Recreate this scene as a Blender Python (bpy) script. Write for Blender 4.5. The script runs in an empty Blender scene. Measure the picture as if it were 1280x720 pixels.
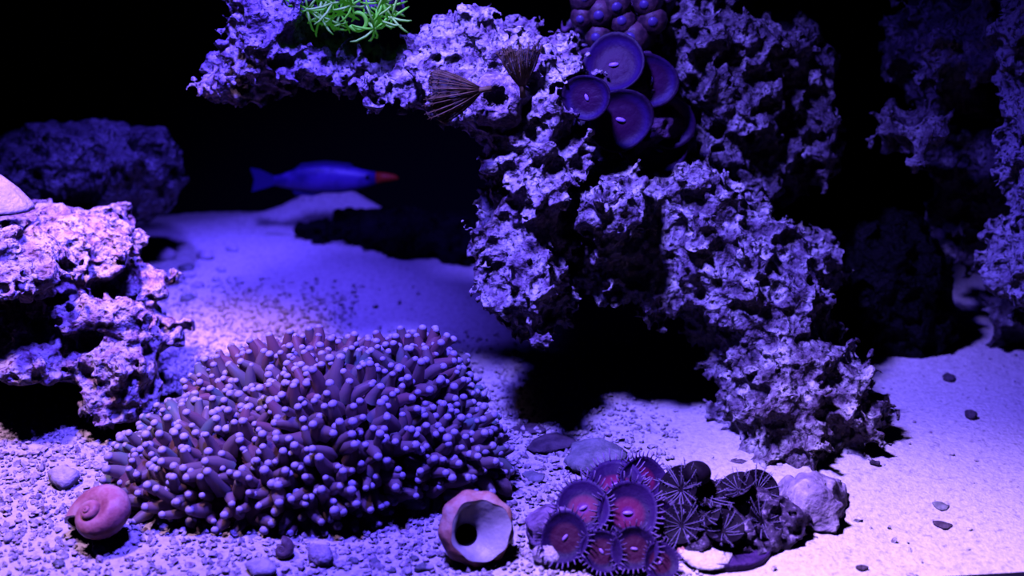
import bpy, math, random
import numpy as np
from mathutils import Vector, Matrix, Quaternion

# ------------------------------------------------------------------ camera
F = 1500.0                       # focal length in pixels of the 1280 x 720 frame
PITCH = math.radians(19.0)
CAM = Vector((0.0, -0.55, 0.27))
scn = bpy.context.scene
cd = bpy.data.cameras.new('camera')
cd.sensor_width = 36.0
cd.lens = 36.0 * F / 1280.0
cd.clip_start = 0.01
cd.dof.use_dof = True
cd.dof.focus_distance = 0.56
cd.dof.aperture_fstop = 7.0
cam = bpy.data.objects.new('camera', cd)
scn.collection.objects.link(cam)
cam.location = CAM
cam.rotation_euler = (math.pi / 2 - PITCH, 0, 0)
scn.camera = cam
FWD = Vector((0, math.cos(PITCH), -math.sin(PITCH)))
UP = Vector((0, math.sin(PITCH), math.cos(PITCH)))
RIGHT = Vector((1, 0, 0))


def at(px, py, Y):
    """point of the place seen at that pixel, on the plane y = Y"""
    d = FWD + RIGHT * ((px - 640) / F) - UP * ((py - 360) / F)
    return CAM + d * ((Y - CAM.y) / d.y)


def pxm(p):
    """metres per pixel at a point"""
    return (p - CAM).dot(FWD) / F


# ------------------------------------------------------------------ world, lamps, exposure
w = bpy.data.worlds.new('world')
scn.world = w
w.use_nodes = True
w.node_tree.nodes['Background'].inputs[0].default_value = (0.02, 0.02, 1.0, 1)
w.node_tree.nodes['Background'].inputs[1].default_value = 0.004
vs = scn.view_settings
vs.view_transform = 'Standard'
vs.look = 'None'
vs.exposure = 0.0
vs.gamma = 1.0
vs.use_curve_mapping = False


def spot(name, loc, aim, colour, watts, angle, blend, radius):
    l = bpy.data.lights.new(name, 'SPOT')
    l.color = colour
    l.energy = watts
    l.spot_size = math.radians(angle)
    l.spot_blend = blend
    l.shadow_soft_size = radius
    o = bpy.data.objects.new(name, l)
    scn.collection.objects.link(o)
    o.location = loc
    o.rotation_euler = (Vector(aim) - Vector(loc)).to_track_quat('-Z', 'Y').to_euler()
    return o


# LED heads of the aquarium lamp, hung over the front half of the tank, and one added spot
spot('aquarium_lamp_blue', (-0.095, -0.13, 0.50), (-0.04, 0.0, 0.0), (0.10, 0.064, 1.0), 28.0, 86, 0.8, 0.034)
spot('aquarium_lamp_rear_blue', (-0.22, 0.12, 0.52), (-0.19, 0.16, 0.0), (0.085, 0.05, 1.0), 17.0, 44, 1.0, 0.02)
spot('aquarium_lamp_violet', (-0.085, -0.13, 0.50), (0.16, -0.20, 0.0), (0.85, 0.56, 1.0), 20.0, 48, 1.0, 0.034)
spot('aquarium_lamp_pink', (-0.27, -0.11, 0.50), (-0.225, -0.015, 0.0), (0.80, 0.46, 1.0), 9.5, 47, 1.0, 0.02)
spot('aquarium_lamp_rose', (-0.27, -0.10, 0.50), (-0.185, 0.100, 0.0), (0.95, 0.44, 1.0), 9.0, 18, 1.0, 0.02)
spot('added_white_spot', (-0.09, -0.14, 0.50), (0.06, 0.05, 0.12), (0.50, 0.40, 1.0), 5.5, 42, 1.0, 0.02)  # extra spot added to whiten the light on the upper rocks
scn.cycles.diffuse_bounces = 0      # bounced light switched off so that shaded places go black

# ------------------------------------------------------------------ helpers
COL = scn.collection
random.seed(7)
RNG = np.random.default_rng(11)
TOCAM = lambda p: (CAM - p).normalized()


def tag(o, label=None, cat=None, group=None, kind=None):
    if label: o['label'] = label
    if cat: o['category'] = cat
    if group: o['group'] = group
    if kind: o['kind'] = kind
    return o


def empty(name, loc):
    o = bpy.data.objects.new(name, None)
    o.empty_display_size = 0.005
    COL.objects.link(o)
    o.location = loc
    return o


def link(name, me, parent=None, loc=(0, 0, 0), rot=None, scale=None):
    o = bpy.data.objects.new(name, me)
    COL.objects.link(o)
    o.location = loc
    if rot is not None:
        o.rotation_mode = 'QUATERNION'
        o.rotation_quaternion = rot
    if scale is not None:
        o.scale = scale if hasattr(scale, '__len__') else (scale,) * 3
    if parent: o.parent = parent
    return o


def mesh_np(name, v, quads, mat, smooth=True):
    me = bpy.data.meshes.new(name)
    v = np.asarray(v, dtype=np.float32)
    q = np.asarray(quads, dtype=np.int32)
    k = q.shape[1]
    me.vertices.add(len(v))
    me.vertices.foreach_set('co', v.ravel())
    me.loops.add(q.size)
    me.loops.foreach_set('vertex_index', q.ravel())
    me.polygons.add(len(q))
    me.polygons.foreach_set('loop_start', np.arange(0, q.size, k, dtype=np.int32))
    me.polygons.foreach_set('loop_total', np.full(len(q), k, dtype=np.int32))
    me.polygons.foreach_set('use_smooth', np.full(len(q), smooth, dtype=bool))
    me.update(calc_edges=True)
    me.validate()
    if mat: me.materials.append(mat)
    return me


class MB:
    """collects shapes for one mesh"""
    def __init__(self):
        self.v, self.f = [], []

    def add(self, v, f):
        n = len(self.v)
        self.v += [tuple(p) for p in v]
        self.f += [tuple(i + n for i in g) for g in f]
        return self

    def tube(self, pts, rad, sides=6, cap=True):
        pts = [Vector(p) for p in pts]
        n = len(pts)
        v, f = [], []
        ref = None
        for i, p in enumerate(pts):
            t = (pts[min(i + 1, n - 1)] - pts[max(i - 1, 0)]).normalized()
            if ref is None:
                ref = t.orthogonal().normalized()
            ref = (ref - t * ref.dot(t))
            ref = ref.normalized() if ref.length > 1e-9 else t.orthogonal().normalized()
            b = t.cross(ref)
            r = rad[i] if hasattr(rad, '__len__') else rad
            for s in range(sides):
                a = 2 * math.pi * s / sides
                v.append(p + (ref * math.cos(a) + b * math.sin(a)) * r)
        for i in range(n - 1):
            for s in range(sides):
                a, b2 = i * sides + s, i * sides + (s + 1) % sides
                f.append((a, b2, b2 + sides, a + sides))
        if cap:
            f.append(tuple(reversed(range(sides))))
            f.append(tuple(range((n - 1) * sides, n * sides)))
        return self.add(v, f)

    def rings(self, rings, closed_start=True, closed_end=True):
        """loft a list of equal-length rings of points"""
        m = len(rings[0])
        v = [p for r in rings for p in r]
        f = []
        for i in range(len(rings) - 1):
            for s in range(m):
                a, b = i * m + s, i * m + (s + 1) % m
                f.append((a, b, b + m, a + m))
        if closed_start: f.append(tuple(reversed(range(m))))
        if closed_end: f.append(tuple(range((len(rings) - 1) * m, len(rings) * m)))
        return self.add(v, f)

    def ball(self, c, r, seg=8, ring=6, sc=(1, 1, 1)):
        c = Vector(c)
        v = [c + Vector((0, 0, r * sc[2]))]
        for i in range(1, ring):
            th = math.pi * i / ring
            for s in range(seg):
                a = 2 * math.pi * s / seg
                v.append(c + Vector((r * sc[0] * math.sin(th) * math.cos(a), r * sc[1] * math.sin(th) * math.sin(a), r * sc[2] * math.cos(th))))
        v.append(c - Vector((0, 0, r * sc[2])))
        f = []
        for s in range(seg):
            f.append((0, 1 + s, 1 + (s + 1) % seg))
            last = 1 + (ring - 2) * seg
            f.append((len(v) - 1, last + (s + 1) % seg, last + s))
        for i in range(ring - 2):
            for s in range(seg):
                a, b = 1 + i * seg + s, 1 + i * seg + (s + 1) % seg
                f.append((a, a + seg, b + seg, b))
        return self.add(v, f)

    def mesh(self, name, mat, smooth=True):
        me = bpy.data.meshes.new(name)
        me.from_pydata(self.v, [], self.f)
        if smooth: me.polygons.foreach_set('use_smooth', [True] * len(me.polygons))
        if mat: me.materials.append(mat)
        me.update()
        return me

    def build(self, name, mat, parent=None, loc=(0, 0, 0), rot=None, scale=None, smooth=True):
        return link(name, self.mesh(name, mat, smooth), parent, loc, rot, scale)


# ------------------------------------------------------------------ materials
def material(name, stops, scale=60.0, detail=5.0, rough=0.7, bump=0.0, bump_scale=400.0, spec=0.25, kind='NOISE', bump_dist=0.002, coat=0.0, sss=0.0):
    m = bpy.data.materials.new(name)
    m.use_nodes = True
    nt = m.node_tree
    bs = nt.nodes['Principled BSDF']
    bs.inputs['Roughness'].default_value = rough
    bs.inputs['Specular IOR Level'].default_value = spec
    if coat: bs.inputs['Coat Weight'].default_value = coat
    if sss:
        bs.inputs['Subsurface Weight'].default_value = sss
        bs.inputs['Subsurface Radius'].default_value = (0.003, 0.002, 0.003)
        bs.inputs['Subsurface Scale'].default_value = 1.0
    tc = nt.nodes.new('ShaderNodeTexCoord')
    if len(stops) == 1:
        bs.inputs['Base Color'].default_value = (*stops[0][1], 1)
    else:
        if kind == 'VORONOI':
            t = nt.nodes.new('ShaderNodeTexVoronoi'); t.inputs['Scale'].default_value = scale; out = t.outputs['Distance']
        elif kind == 'RADIAL':
            g = nt.nodes.new('ShaderNodeVectorMath'); g.operation = 'LENGTH'
            nt.links.new(tc.outputs['Object'], g.inputs[0])
            mul = nt.nodes.new('ShaderNodeMath'); mul.operation = 'MULTIPLY'; mul.inputs[1].default_value = scale
            nt.links.new(g.outputs['Value'], mul.inputs[0]); out = mul.outputs[0]; t = None
        else:
            t = nt.nodes.new('ShaderNodeTexNoise'); t.inputs['Scale'].default_value = scale; t.inputs['Detail'].default_value = detail
            t.inputs['Roughness'].default_value = 0.62; out = t.outputs['Fac']
        if t: nt.links.new(tc.outputs['Object'], t.inputs['Vector'])
        r = nt.nodes.new('ShaderNodeValToRGB')
        while len(r.color_ramp.elements) < len(stops): r.color_ramp.elements.new(0.5)
        for e, (p, c) in zip(r.color_ramp.elements, stops):
            e.position = p; e.color = (*c, 1)
        nt.links.new(out, r.inputs[0]); nt.links.new(r.outputs[0], bs.inputs['Base Color'])
    if bump:
        n = nt.nodes.new('ShaderNodeTexNoise'); n.inputs['Scale'].default_value = bump_scale; n.inputs['Detail'].default_value = 4
        nt.links.new(tc.outputs['Object'], n.inputs['Vector'])
        b = nt.nodes.new('ShaderNodeBump'); b.inputs['Strength'].default_value = bump; b.inputs['Distance'].default_value = bump_dist
        nt.links.new(n.outputs['Fac'], b.inputs['Height']); nt.links.new(b.outputs['Normal'], bs.inputs['Normal'])
    return m


M = {}
M['sand'] = material('sand', [(0.30, (0.42, 0.34, 0.36)), (0.42, (0.72, 0.64, 0.62)), (0.6, (0.86, 0.78, 0.76))], 340, 6, 0.85, 0.55, 520, 0.2)
M['black_wall'] = material('black_wall', [(0, (0.004, 0.004, 0.006))], rough=0.9, spec=0.05)
M['trim'] = material('trim', [(0, (0.01, 0.01, 0.02))], rough=0.4)
def rock_material(name, stops, speck, scale=95):
    """coralline-crusted rock: large patches of colour, fine dark specks where the fine noise dips, pitted relief"""
    m = material(name, stops, scale, 7, 0.55, 0, spec=0.4)
    nt = m.node_tree; bs = nt.nodes['Principled BSDF']
    ramp = bs.inputs['Base Color'].links[0].from_node
    tc = [n for n in nt.nodes if n.type == 'TEX_COORD'][0]
    n1 = nt.nodes.new('ShaderNodeTexNoise'); n1.inputs['Scale'].default_value = 420; n1.inputs['Detail'].default_value = 3
    nt.links.new(tc.outputs['Object'], n1.inputs['Vector'])
    r1 = nt.nodes.new('ShaderNodeValToRGB'); r1.color_ramp.elements[0].position = 0.36; r1.color_ramp.elements[1].position = 0.47
    nt.links.new(n1.outputs['Fac'], r1.inputs[0])
    mx = nt.nodes.new('ShaderNodeMix'); mx.data_type = 'RGBA'
    nt.links.new(r1.outputs[0], mx.inputs[0])
    mx.inputs[6].default_value = (*speck, 1)
    nt.links.new(ramp.outputs[0], mx.inputs[7]); nt.links.new(mx.outputs[2], bs.inputs['Base Color'])
    vo = nt.nodes.new('ShaderNodeTexVoronoi'); vo.feature = 'SMOOTH_F1'; vo.inputs['Scale'].default_value = 330
    nt.links.new(tc.outputs['Object'], vo.inputs['Vector'])
    ad = nt.nodes.new('ShaderNodeMath'); ad.operation = 'ADD'
    nt.links.new(vo.outputs['Distance'], ad.inputs[0]); nt.links.new(n1.outputs['Fac'], ad.inputs[1])
    b = nt.nodes.new('ShaderNodeBump'); b.inputs['Strength'].default_value = 1.0; b.inputs['Distance'].default_value = 0.0022
    nt.links.new(ad.outputs[0], b.inputs['Height']); nt.links.new(b.outputs['Normal'], bs.inputs['Normal'])
    return m


M['rock'] = rock_material('rock', [(0.32, (0.05, 0.03, 0.06)), (0.43, (0.26, 0.18, 0.26)), (0.53, (0.50, 0.44, 0.48)), (0.64, (0.80, 0.75, 0.72))], (0.05, 0.03, 0.05))
M['rock_mid'] = rock_material('rock_mid', [(0.34, (0.03, 0.02, 0.04)), (0.45, (0.17, 0.12, 0.17)), (0.54, (0.36, 0.32, 0.34)), (0.63, (0.78, 0.74, 0.68))], (0.03, 0.02, 0.03))
M['rock_pale'] = rock_material('rock_pale', [(0.32, (0.30, 0.24, 0.32)), (0.5, (0.62, 0.58, 0.62)), (0.64, (0.85, 0.80, 0.78))], (0.10, 0.07, 0.1))
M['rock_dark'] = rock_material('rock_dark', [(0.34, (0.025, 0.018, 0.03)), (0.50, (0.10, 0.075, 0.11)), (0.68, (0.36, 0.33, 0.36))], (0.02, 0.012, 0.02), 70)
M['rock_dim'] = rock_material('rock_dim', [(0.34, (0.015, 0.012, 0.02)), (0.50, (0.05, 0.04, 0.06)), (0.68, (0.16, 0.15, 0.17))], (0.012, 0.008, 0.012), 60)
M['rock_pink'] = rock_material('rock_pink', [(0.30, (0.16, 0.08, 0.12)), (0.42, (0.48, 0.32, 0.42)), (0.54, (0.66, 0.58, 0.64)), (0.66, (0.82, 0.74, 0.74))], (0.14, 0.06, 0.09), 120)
M['shade_black'] = rock_material('shade_black', [(0.3, (0.002, 0.002, 0.003)), (0.7, (0.010, 0.008, 0.012))], (0.002, 0.002, 0.002), 70)  # near-black colour standing for shade under the arch and in the cave
M['shade_black'].node_tree.nodes['Principled BSDF'].inputs['Specular IOR Level'].default_value = 0.05
M['rubble'] = material('rubble', [(0.3, (0.35, 0.26, 0.36)), (0.5, (0.62, 0.52, 0.58)), (0.7, (0.8, 0.72, 0.72))], 140, 6, 0.7, 0.6, 600, 0.3)
M['rubble_lilac'] = material('rubble_lilac', [(0.35, (0.20, 0.15, 0.26)), (0.55, (0.36, 0.29, 0.40)), (0.7, (0.60, 0.52, 0.58))], 140, 6, 0.7, 0.7, 420, 0.3)
M['stone_grey'] = material('stone_grey', [(0.35, (0.14, 0.15, 0.15)), (0.65, (0.34, 0.33, 0.34))], 160, 5, 0.8, 0.5, 700)
M['stone_dark'] = material('stone_dark', [(0.35, (0.05, 0.03, 0.05)), (0.65, (0.14, 0.10, 0.13))], 160, 5, 0.8, 0.5, 700)
M['stalk'] = material('coral_tentacle', [(0.38, (0.52, 0.24, 0.24)), (0.5, (0.44, 0.37, 0.34)), (0.60, (0.28, 0.46, 0.40))], 24, 2, 0.45, 0, spec=0.4)
M['tip'] = material('coral_tip', [(0.4, (0.72, 0.62, 0.84)), (0.6, (0.95, 0.88, 1.0))], 40, 1, 0.4, 0, spec=0.4)
def soften(m, amount, col):
    nt = m.node_tree; bs = nt.nodes['Principled BSDF']; out = [n for n in nt.nodes if n.type == 'OUTPUT_MATERIAL'][0]
    t = nt.nodes.new('ShaderNodeBsdfTranslucent'); t.inputs['Color'].default_value = (*col, 1)
    mx = nt.nodes.new('ShaderNodeMixShader'); mx.inputs[0].default_value = amount
    nt.links.new(bs.outputs[0], mx.inputs[1]); nt.links.new(t.outputs[0], mx.inputs[2]); nt.links.new(mx.outputs[0], out.inputs['Surface'])


soften(M['stalk'], 0.5, (0.58, 0.44, 0.50))
soften(M['tip'], 0.3, (0.8, 0.66, 0.85))
M['coral_flesh'] = material('coral_flesh', [(0.35, (0.12, 0.05, 0.07)), (0.65, (0.22, 0.11, 0.12))], 60, 4, 0.6, 0.4, 300)


# ------------------------------------------------------------------ porous rock from a distance field
def value_noise(shape, h, cell, rng):
    dims = [int(math.ceil(n * h / cell)) + 3 for n in shape]
    a = rng.random(dims).astype(np.float32) * 2 - 1
    for ax in range(3):
        t = np.arange(shape[ax]) * h / cell
        i = t.astype(int); f = (t - i).astype(np.float32); f = f * f * (3 - 2 * f)
        sh = [1, 1, 1]; sh[ax] = -1
        f = f.reshape(sh)
        a = np.take(a, i, axis=ax) * (1 - f) + np.take(a, i + 1, axis=ax) * f
    return a


def surface_nets(d):
    s = d < 0
    nx, ny, nz = d.shape
    cnt = np.zeros((nx - 1, ny - 1, nz - 1), np.int8)
    corners = [(i, j, k) for i in (0, 1) for j in (0, 1) for k in (0, 1)]
    for i, j, k in corners:
        cnt += s[i:nx - 1 + i, j:ny - 1 + j, k:nz - 1 + k]
    act = np.argwhere((cnt > 0) & (cnt < 8))
    idx = np.full(cnt.shape, -1, np.int32)
    idx[act[:, 0], act[:, 1], act[:, 2]] = np.arange(len(act))
    val = {c: d[act[:, 0] + c[0], act[:, 1] + c[1], act[:, 2] + c[2]] for c in corners}
    acc = np.zeros((len(act), 3), np.float32); num = np.zeros(len(act), np.float32)
    for a in corners:
        for ax in range(3):
            if a[ax] == 1: continue
            b = list(a); b[ax] = 1; b = tuple(b)
            va, vb = val[a], val[b]
            m = (va < 0) != (vb < 0)
            t = np.where(m, va / np.where(m, va - vb, 1), 0)
            p = np.tile(np.array(a, np.float32), (len(act), 1)); p[:, ax] += t
            acc += p * m[:, None]; num += m
    v = act + acc / num[:, None]
    quads = []
    for ax in range(3):
        o = [x for x in range(3) if x != ax]
        lo = [slice(None)] * 3; hi = [slice(None)] * 3
        lo[ax] = slice(0, -1); hi[ax] = slice(1, None)
        sa, sb = s[tuple(lo)], s[tuple(hi)]
        e = np.argwhere(sa != sb)
        e = e[(e[:, o[0]] > 0) & (e[:, o[1]] > 0) & (e[:, o[0]] < d.shape[o[0]] - 1) & (e[:, o[1]] < d.shape[o[1]] - 1)]
        inside = sa[e[:, 0], e[:, 1], e[:, 2]]
        def c(du, dv):
            q = e.copy(); q[:, o[0]] -= du; q[:, o[1]] -= dv
            return idx[q[:, 0], q[:, 1], q[:, 2]]
        q = np.stack([c(1, 1), c(0, 1), c(0, 0), c(1, 0)], 1)
        flip = inside if ax != 1 else ~inside
        q[~flip] = q[~flip][:, ::-1]
        quads.append(q)
    q = np.concatenate(quads)
    return v, q[(q >= 0).all(1)]


def rock_mesh(name, blobs, mat, h=0.0014, seed=1, rough=0.006, grow=0.0045, pits=1500, pit=(0.0011, 0.0038), knobs=0, floor_z=None, smooth_k=0.010):
    """blobs: (centre, (rx, ry, rz)). Returns mesh (local to its base point) and the base point."""
    rng = np.random.default_rng(seed)
    lo = np.min([np.array(c) - np.array(r) for c, r in blobs], 0) - 0.016
    hi = np.max([np.array(c) + np.array(r) for c, r in blobs], 0) + 0.016
    if floor_z is not None: lo[2] = max(lo[2], floor_z - 0.006)
    shape = tuple(((hi - lo) / h).astype(int) + 2)
    ax = [(lo[i] + np.arange(shape[i]) * h).astype(np.float32) for i in range(3)]
    X, Y, Z = np.meshgrid(*ax, indexing='ij', sparse=True)
    acc = np.zeros(shape, np.float32)
    for c, r in blobs:
        k = np.sqrt(((X - c[0]) / r[0]) ** 2 + ((Y - c[1]) / r[1]) ** 2 + ((Z - c[2]) / r[2]) ** 2)
        dd = (k - 1) * min(r)
        acc += np.exp(-np.clip(dd, -0.05, 0.2) / (smooth_k * 0.5))
    d = -np.log(acc) * (smooth_k * 0.5) - grow
    d += value_noise(shape, h, 0.022, rng) * rough
    d += value_noise(shape, h, 0.009, rng) * rough * 0.55
    d += value_noise(shape, h, 0.0045, rng) * rough * 0.28
    def stamp(n, rr, sign, off):
        near = np.argwhere(np.abs(d) < h * 0.7)
        if len(near) == 0: return
        for c in near[rng.integers(0, len(near), n)]:
            r = rr[0] + (rr[1] - rr[0]) * rng.random() ** 2.2
            g = np.array([0.0, 0.0, 0.0])
            for i in range(3):
                cp = c.copy(); cm = c.copy(); cp[i] = min(c[i] + 1, shape[i] - 1); cm[i] = max(c[i] - 1, 0)
                g[i] = d[tuple(cp)] - d[tuple(cm)]
            g /= (np.linalg.norm(g) + 1e-9)
            ctr = c + g * off * r / h
            st = 1 + rng.random(3) * 0.7
            n_ = int(math.ceil(r * 1.7 / h)) + 1
            a = np.maximum((ctr - n_).astype(int), 0); b = np.minimum((ctr + n_ + 1).astype(int), shape)
            if (b <= a).any(): continue
            gi = np.ogrid[a[0]:b[0], a[1]:b[1], a[2]:b[2]]
            dist = np.sqrt(sum(((gi[i] - ctr[i]) / st[i]) ** 2 for i in range(3))).astype(np.float32) * h
            sl = (slice(a[0], b[0]), slice(a[1], b[1]), slice(a[2], b[2]))
            if sign < 0: d[sl] = np.maximum(d[sl], r - dist)
            else: d[sl] = np.minimum(d[sl], dist - r)
    if knobs: stamp(knobs, (0.0015, 0.0035), 1, 0.0)
    stamp(int(pits * 0.10), (pit[1] * 0.9, pit[1] * 1.6), -1, 0.15)
    stamp(pits, pit, -1, 0.1)
    d += value_noise(shape, h, 0.0032, rng) * 0.0007
    if floor_z is not None: d = np.maximum(d, floor_z - Z - 0.0 * X)
    d[0], d[-1], d[:, 0], d[:, -1], d[:, :, 0], d[:, :, -1] = [0.01] * 6
    v, q = surface_nets(d)
    v = lo + v * h
    # keep the largest connected lump only
    parent = np.arange(len(v))
    for _ in range(60):
        mn = parent[q].min(1)
        new = parent.copy()
        for j in range(4): np.minimum.at(new, q[:, j], mn)
        new = new[new]
        if (new == parent).all(): break
        parent = new
    lab, cn = np.unique(parent, return_counts=True)
    big = lab[cn > max(60, 0.02 * len(v))]
    keepv = np.isin(parent, big)
    q = q[keepv[q].all(1)]
    remap = np.cumsum(keepv) - 1
    v = v[keepv]; q = remap[q]
    base = np.array([(lo[0] + hi[0]) / 2, (lo[1] + hi[1]) / 2, v[:, 2].min()])
    return mesh_np(name, v - base, q, mat), Vector(base)


def blob(px, py, Y, rx, rz, ry=None):
    p = at(px, py, Y); s = pxm(p)
    return (tuple(p), (rx * s, ry if ry else (rx + rz) * 0.5 * s, rz * s))


def rock(label, blobs, mat, group=None, name='live_rock', cat='rock', **kw):
    me, base = rock_mesh(name, blobs, mat, **kw)
    return tag(link(name, me, loc=base), label, cat, group)


# ------------------------------------------------------------------ the setting: sand bed, black back wall, tank rim
def bumpf(x, y, cx, cy, rx, ry, a=0.0):
    ca, sa = math.cos(a), math.sin(a)
    u = ((x - cx) * ca + (y - cy) * sa) / rx
    v = (-(x - cx) * sa + (y - cy) * ca) / ry
    return np.exp(-(u * u + v * v))


_w = np.random.default_rng(5)
_waves = [(_w.uniform(-1, 1), _w.uniform(-1, 1), _w.uniform(20, 130), _w.uniform(0, 6.28)) for _ in range(26)]


def sand_h(x, y):
    x = np.asarray(x, float); y = np.asarray(y, float)
    z = 0.020 * bumpf(x, y, -0.22, 0.30, 0.16, 0.14) - 0.006 * bumpf(x, y, 0.05, 0.34, 0.16, 0.08)
    z = z + 0.030 * bumpf(x, y, -0.135, 0.352, 0.045, 0.012, 0.06)
    for a, b, k, p in _waves:
        z = z + 0.012 / k * np.sin((a * x + b * y) * k + p)
    return z


WALL_Y = 0.375
gx = np.linspace(-0.55, 0.55, 401); gy = np.linspace(-0.20, WALL_Y, 231)
GX, GY = np.meshgrid(gx, gy, indexing='ij')
GZ = sand_h(GX, GY) + (np.random.default_rng(3).random(GX.shape) - 0.5) * 0.0009
ii = np.arange(401 * 231).reshape(401, 231)
quads = np.stack([ii[:-1, :-1], ii[1:, :-1], ii[1:, 1:], ii[:-1, 1:]], -1).reshape(-1, 4)
fl = link('floor', mesh_np('floor', np.stack([GX, GY, GZ], -1).reshape(-1, 3), quads, M['sand']))
tag(fl, 'pale coral sand bed of the aquarium', 'sand', kind='structure')


def box(mb, lo, hi):
    (a, b, c), (d, e, f) = lo, hi
    return mb.add([(a, b, c), (d, b, c), (d, e, c), (a, e, c), (a, b, f), (d, b, f), (d, e, f), (a, e, f)],
                  [(0, 3, 2, 1), (4, 5, 6, 7), (0, 1, 5, 4), (1, 2, 6, 5), (2, 3, 7, 6), (3, 0, 4, 7)])


wb = box(MB(), (-0.56, WALL_Y, -0.02), (0.56, WALL_Y + 0.008, 0.60)).build('wall_back', M['black_wall'], smooth=False)
tag(wb, 'black rear wall of the aquarium', 'wall', kind='structure')

e0, e1 = at(1150, 728, -.13), at(1330, 700, -.125)
tb = MB()
ang_ = math.atan2(e1.y - e0.y + .004, e1.x - e0.x)
box(tb, (0, -.012, -.01), (.12, 0, .004))
tag(tb.build('trim_1', M['trim'], None, (e0.x, -.1335, 0), Quaternion((0, 0, 1), .10), smooth=False), 'black bottom edge of the tank front at lower right', 'trim', kind='structure')

# ------------------------------------------------------------------ rocks
RG = 'live rocks of the reef'
rock('porous rock ledge at top left with green polyps on its crest',
     [blob(335, 8, .065, 46, 26, .03), blob(430, -2, .09, 62, 44, .03), blob(322, 58, .065, 34, 26, .025), blob(405, 84, .055, 54, 18, .022),
      blob(285, 105, .08, 24, 18, .02), blob(375, 55, .085, 56, 36, .03)], M['rock'], RG, seed=21, pits=5000, h=0.0013)
rock('tall pitted rock arch with a hanging pillar in the middle of the tank',
     [blob(505, 92, .065, 50, 26, .03), blob(585, 72, .06, 62, 42, .035), blob(655, 80, .065, 62, 38, .035), blob(690, 95, .06, 26, 34, .025),
      blob(618, 118, .05, 40, 30, .025), blob(662, 172, .038, 46, 40, .032), blob(664, 240, .034, 52, 60, .032), blob(660, 318, .030, 50, 58, .032),
      blob(662, 376, .030, 38, 26, .026)], M['rock'], RG, seed=22, pits=7000, h=0.00105, pit=(0.0012, 0.0044), grow=0.0066)
rock('large honeycombed rock sloping diagonally down to the sand at right of centre',
     [blob(764, 250, .036, 60, 44, .03), blob(850, 255, .06, 75, 50, .035), blob(755, 318, .055, 55, 36, .03), blob(850, 335, .05, 75, 58, .035),
      blob(930, 330, .055, 75, 66, .04), blob(955, 420, .035, 75, 72, .04), blob(995, 495, .01, 80, 66, .04), blob(975, 550, .005, 58, 30, .032),
      blob(1050, 515, .01, 46, 52, .032), blob(1000, 330, .09, 50, 44, .03), blob(790, 300, .115, 80, 44, .04), blob(900, 340, .12, 70, 60, .04)], M['rock_mid'], RG, seed=23, pits=13000, h=0.00105, pit=(0.0012, 0.0044), grow=0.0068, floor_z=-0.004)
rock('dim purple rock behind the purple button polyps at the upper right',
     [blob(880, 50, .11, 45, 60, .03), blob(915, 110, .115, 60, 50, .03), blob(965, 70, .14, 60, 60, .04), blob(885, 190, .11, 26, 18, .018),
      blob(960, 160, .14, 70, 45, .04), blob(800, 140, .14, 80, 66, .03), blob(790, 15, .14, 60, 45, .03), blob(940, 215, .14, 60, 22, .03), blob(880, -60, .15, 140, 60, .05)],
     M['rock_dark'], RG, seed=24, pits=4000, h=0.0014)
rock('shadowed rock wall filling the right edge of the tank',
     [blob(1190, 50, .13, 75, 80, .05), blob(1148, 165, .09, 52, 46, .03), blob(1228, 190, .14, 66, 76, .04),
      blob(1212, 290, .15, 46, 56, .028), blob(1268, 400, .125, 44, 46, .028), blob(1290, -40, .15, 110, 60, .05)],
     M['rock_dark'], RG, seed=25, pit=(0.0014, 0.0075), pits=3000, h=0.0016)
rock('bright blue-violet rock cut by the right edge of the frame',
     [blob(1290, 150, .055, 22, 62, .02), blob(1272, 325, .06, 46, 40, .022), blob(1330, 300, .06, 50, 130, .03), blob(1310, 40, .06, 40, 60, .02)],
     M['rock_pale'], RG, seed=29, pits=2500, h=0.0013)
rock('low black lump standing for shade under the arch behind the bushy coral',
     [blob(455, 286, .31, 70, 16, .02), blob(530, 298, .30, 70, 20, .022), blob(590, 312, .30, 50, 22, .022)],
     M['shade_black'], RG, seed=30, pits=600, h=0.002, grow=0.002)  # lump added in black where the ledge's shadow covers the back sand
rock('black rounded lump standing for the shadowed cave beside the diagonal rock',
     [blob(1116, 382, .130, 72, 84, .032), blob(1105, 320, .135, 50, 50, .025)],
     M['shade_black'], RG, seed=26, pits=500, h=0.0018, grow=0.002, floor_z=-.004)  # lump added in black to stand for the unlit cave opening
rock('layered pinkish rock with overhanging shelves at the left edge',
     [blob(40, 304, .045, 72, 26, .045), blob(98, 328, .05, 40, 26, .03), blob(104, 372, .045, 50, 8, .025), blob(30, 380, .13, 130, 110, .035),
      blob(120, 420, .12, 60, 80, .03), blob(80, 418, .04, 100, 18, .045), blob(138, 460, .022, 40, 26, .022), blob(146, 505, .010, 34, 24, .02), blob(-60, 420, .08, 50, 130, .05)],
     M['rock_pink'], RG, seed=27, pits=4000, h=0.0013, rough=0.0045, smooth_k=0.006, grow=0.0035)
rock('faint blue rock in the dark behind the layered rock',
     [blob(95, 200, .22, 95, 38, .04), blob(165, 235, .23, 42, 36, .03), blob(60, 250, .22, 90, 50, .04), blob(30, 330, .22, 120, 70, .04)],
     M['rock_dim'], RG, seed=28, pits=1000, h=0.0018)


# ------------------------------------------------------------------ branching coral with ball-tipped tentacles
def ground(px, py):
    p = at(px, py, 0.0)
    d = (p - CAM).normalized()
    t = 0.3
    for _ in range(400):
        q = CAM + d * t
        if q.z <= float(sand_h(q.x, q.y)): break
        t += 0.002
    return q


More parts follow.
